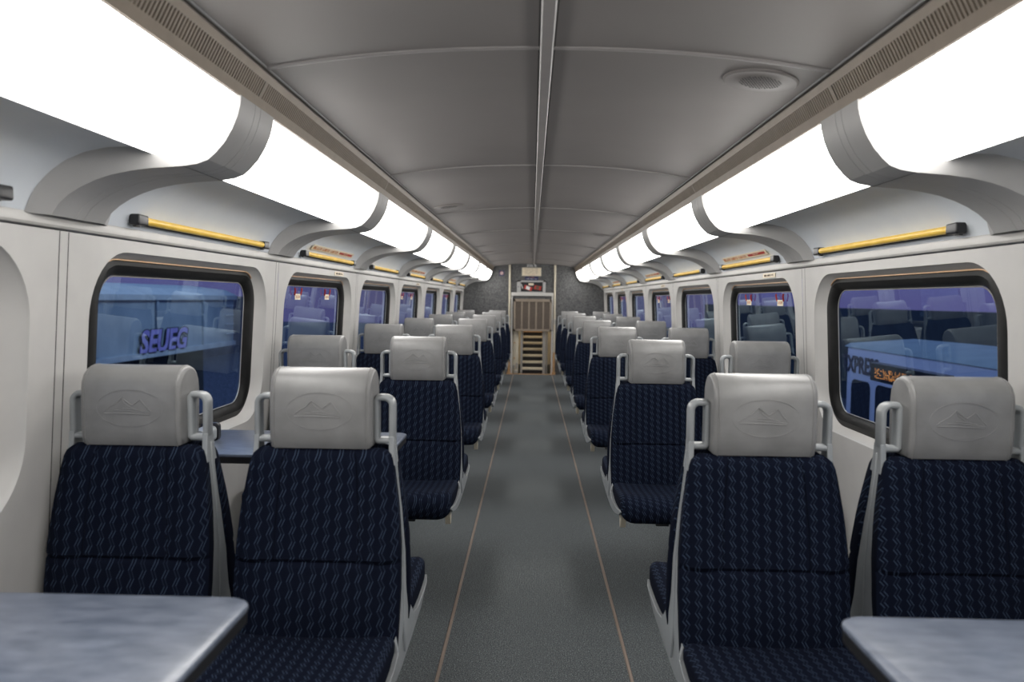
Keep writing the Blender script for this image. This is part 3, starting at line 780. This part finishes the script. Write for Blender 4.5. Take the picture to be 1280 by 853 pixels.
# ------------------------------------------------------------------ outside: yard, boxcar, coach
def yard_mat():
    return noisy('dark_ballast', (.03, .035, .06), (.16, .17, .24), 9, .9, .3, 8, (.4, .7))
g = MB().add([(-80, -60, -3.2), (80, -60, -3.2), (80, 140, -3.2), (-80, 140, -3.2)], [(0, 1, 2, 3)]).build('ground', yard_mat(), smooth=0); struct(g)
M['car'] = noisy('pale_blue_grey_paint', (.26, .32, .38), (.36, .42, .48), 1.2, .6, 0, 5)
M['carroof'] = noisy('lighter_roof', (.42, .46, .50), (.5, .54, .58), 2, .6)
M['graf'] = noisy('violet_graffiti', (.30, .24, .60), (.42, .36, .75), 3, .5)
t = tag(empty('freight_car', (-10, 8, -2.9)), 'pale blue-grey freight car with violet graffiti outside the left windows', 'railcar')
MB().box((-3, -22, 2.72), (0, 18.5, 4.10)).build('body', M['car'], t, smooth=0)
MB().prism([(-3.1, 4.10), (.10, 4.10), (.10, 4.24), (-.3, 4.42), (-1.5, 4.55), (-2.8, 4.42), (-3.1, 4.24)], 'y', -22.1, 18.6).build('roof', M['carroof'], t, smooth=0)
MB().box((-.05, -22, 2.60), (.08, 18.5, 2.74)).build('sill', M['carroof'], t, smooth=0)
for y in range(-20, 19, 3): MB().box((0, y - .06, 2.74), (.06, y + .06, 4.10)).build('side_post', M['car'], t, smooth=0)
MB().box((-2.6, -20, 1.0), (-.4, 17, 2.6)).build('underframe', M['gap'], t, smooth=0)
for y in (-18, -16, 13, 15.2):
    for x in (-.3, -2.7): MB().tube([(x - .06, y, .45), (x + .06, y, .45)], .45, 24).build('wheel', M['dark'], t)
for j, z in enumerate((3.0, 3.3, 3.6, 3.9)): MB().tube([(.09, 17.6, z), (.09, 18.3, z)], .02, 6).build('ladder_rung', M['carroof'], t)
gt = text('graffiti', 'SEUEG', M['graf'], .82, t, (.07, 13.3, 2.98), (PI / 2, 0, PI / 2), .01, 1.15, .03)
gt2 = text('graffiti_outline', 'SEUEG', M['gap'], .82, t, (.065, 13.33, 2.97), (PI / 2, 0, PI / 2), .008, 1.15, .06)
M['coach'] = noisy('pale_blue_coach_paint', (.55, .60, .80), (.60, .65, .85), 1, .4)
M['tealroof'] = noisy('teal_grey_roof', (.16, .22, .26), (.20, .27, .31), 2, .5)
M['darkglass'] = principled('dark_coach_glass', (.01, .012, .02), .1)
M['navyband'] = principled('navy_paint', (.01, .012, .05), .4)
t = tag(empty('express_coach', (6.0, 9, -2.68)), 'pale blue coach marked EXPRESS parked outside the right windows', 'coach')
MB().box((0, -16, .9), (2.6, 6.4, 3.22)).build('body', M['coach'], t, smooth=0, bevel=.05)
MB().prism([(-.02, 3.20), (.1, 3.27), (1.3, 3.36), (2.5, 3.27), (2.62, 3.20)], 'y', -16.1, 6.5).build('roof', M['tealroof'], t)
text('lettering', 'EXPRESS', M['navyband'], .42, t, (-.012, 5.75, 2.88), (PI / 2, 0, -PI / 2), .004, 1.0, .012)
for i in range(20):
    y = 5.7 - i * 1.05
    MB().prism([(yy, zz) for yy, zz in rrect(y, .40, 2.22, .40, .14, 5)], 'x', -.02, .01).build('side_window', M['darkglass'], t, smooth=0)
MB().box((-.012, -16, .9), (0, 6.4, 1.35)).build('lower_band', M['navyband'], t, smooth=0)
for y in (-12, 3.6): MB().tube([(-.01, y, .28), (.3, y, .28)], .5, 24).build('wheel', M['dark'], t)
# led sign
led = tag(empty('led_sign', (3.9, 8.4, .475)), 'black display board with orange dots outside the right window', 'display board')
MB().box((-.06, -.80, 0), (.06, .80, .205)).build('housing', M['black'], led, smooth=0, bevel=.01)
b = MB()
for i in range(66):
    for j in range(7):
        if random.random() < .40:
            y, z = .66 - i * .020, .045 + j * .0165
            b.box((-.064, y - .0045, z - .004), (-.0605, y + .0045, z + .004))
b.build('lit_dots', emission('orange_led', (1, .35, .08), 1.3), led, smooth=0)
MB().tube([(0, -.4, -3.78), (0, -.4, 0)], .04, 10).build('post', M['dark'], led)
# dark retaining wall and shed far off on the right, overhead canopy edges
o = tag(MB().box((15, -30, -3.2), (15.5, 70, 1.1)).build('yard_wall', noisy('dark_teal_wall', (.025, .04, .05), (.04, .06, .07), 1, .7), smooth=0), 'long dark teal wall far beyond the coach on the right', 'wall')
o = tag(MB().box((-24, -30, -3.2), (-23.5, 70, 1.25)).build('yard_wall', noisy('blue_dark_wall', (.05, .06, .11), (.08, .09, .15), 1, .7), smooth=0), 'long dark blue wall far beyond the freight car on the left', 'wall')
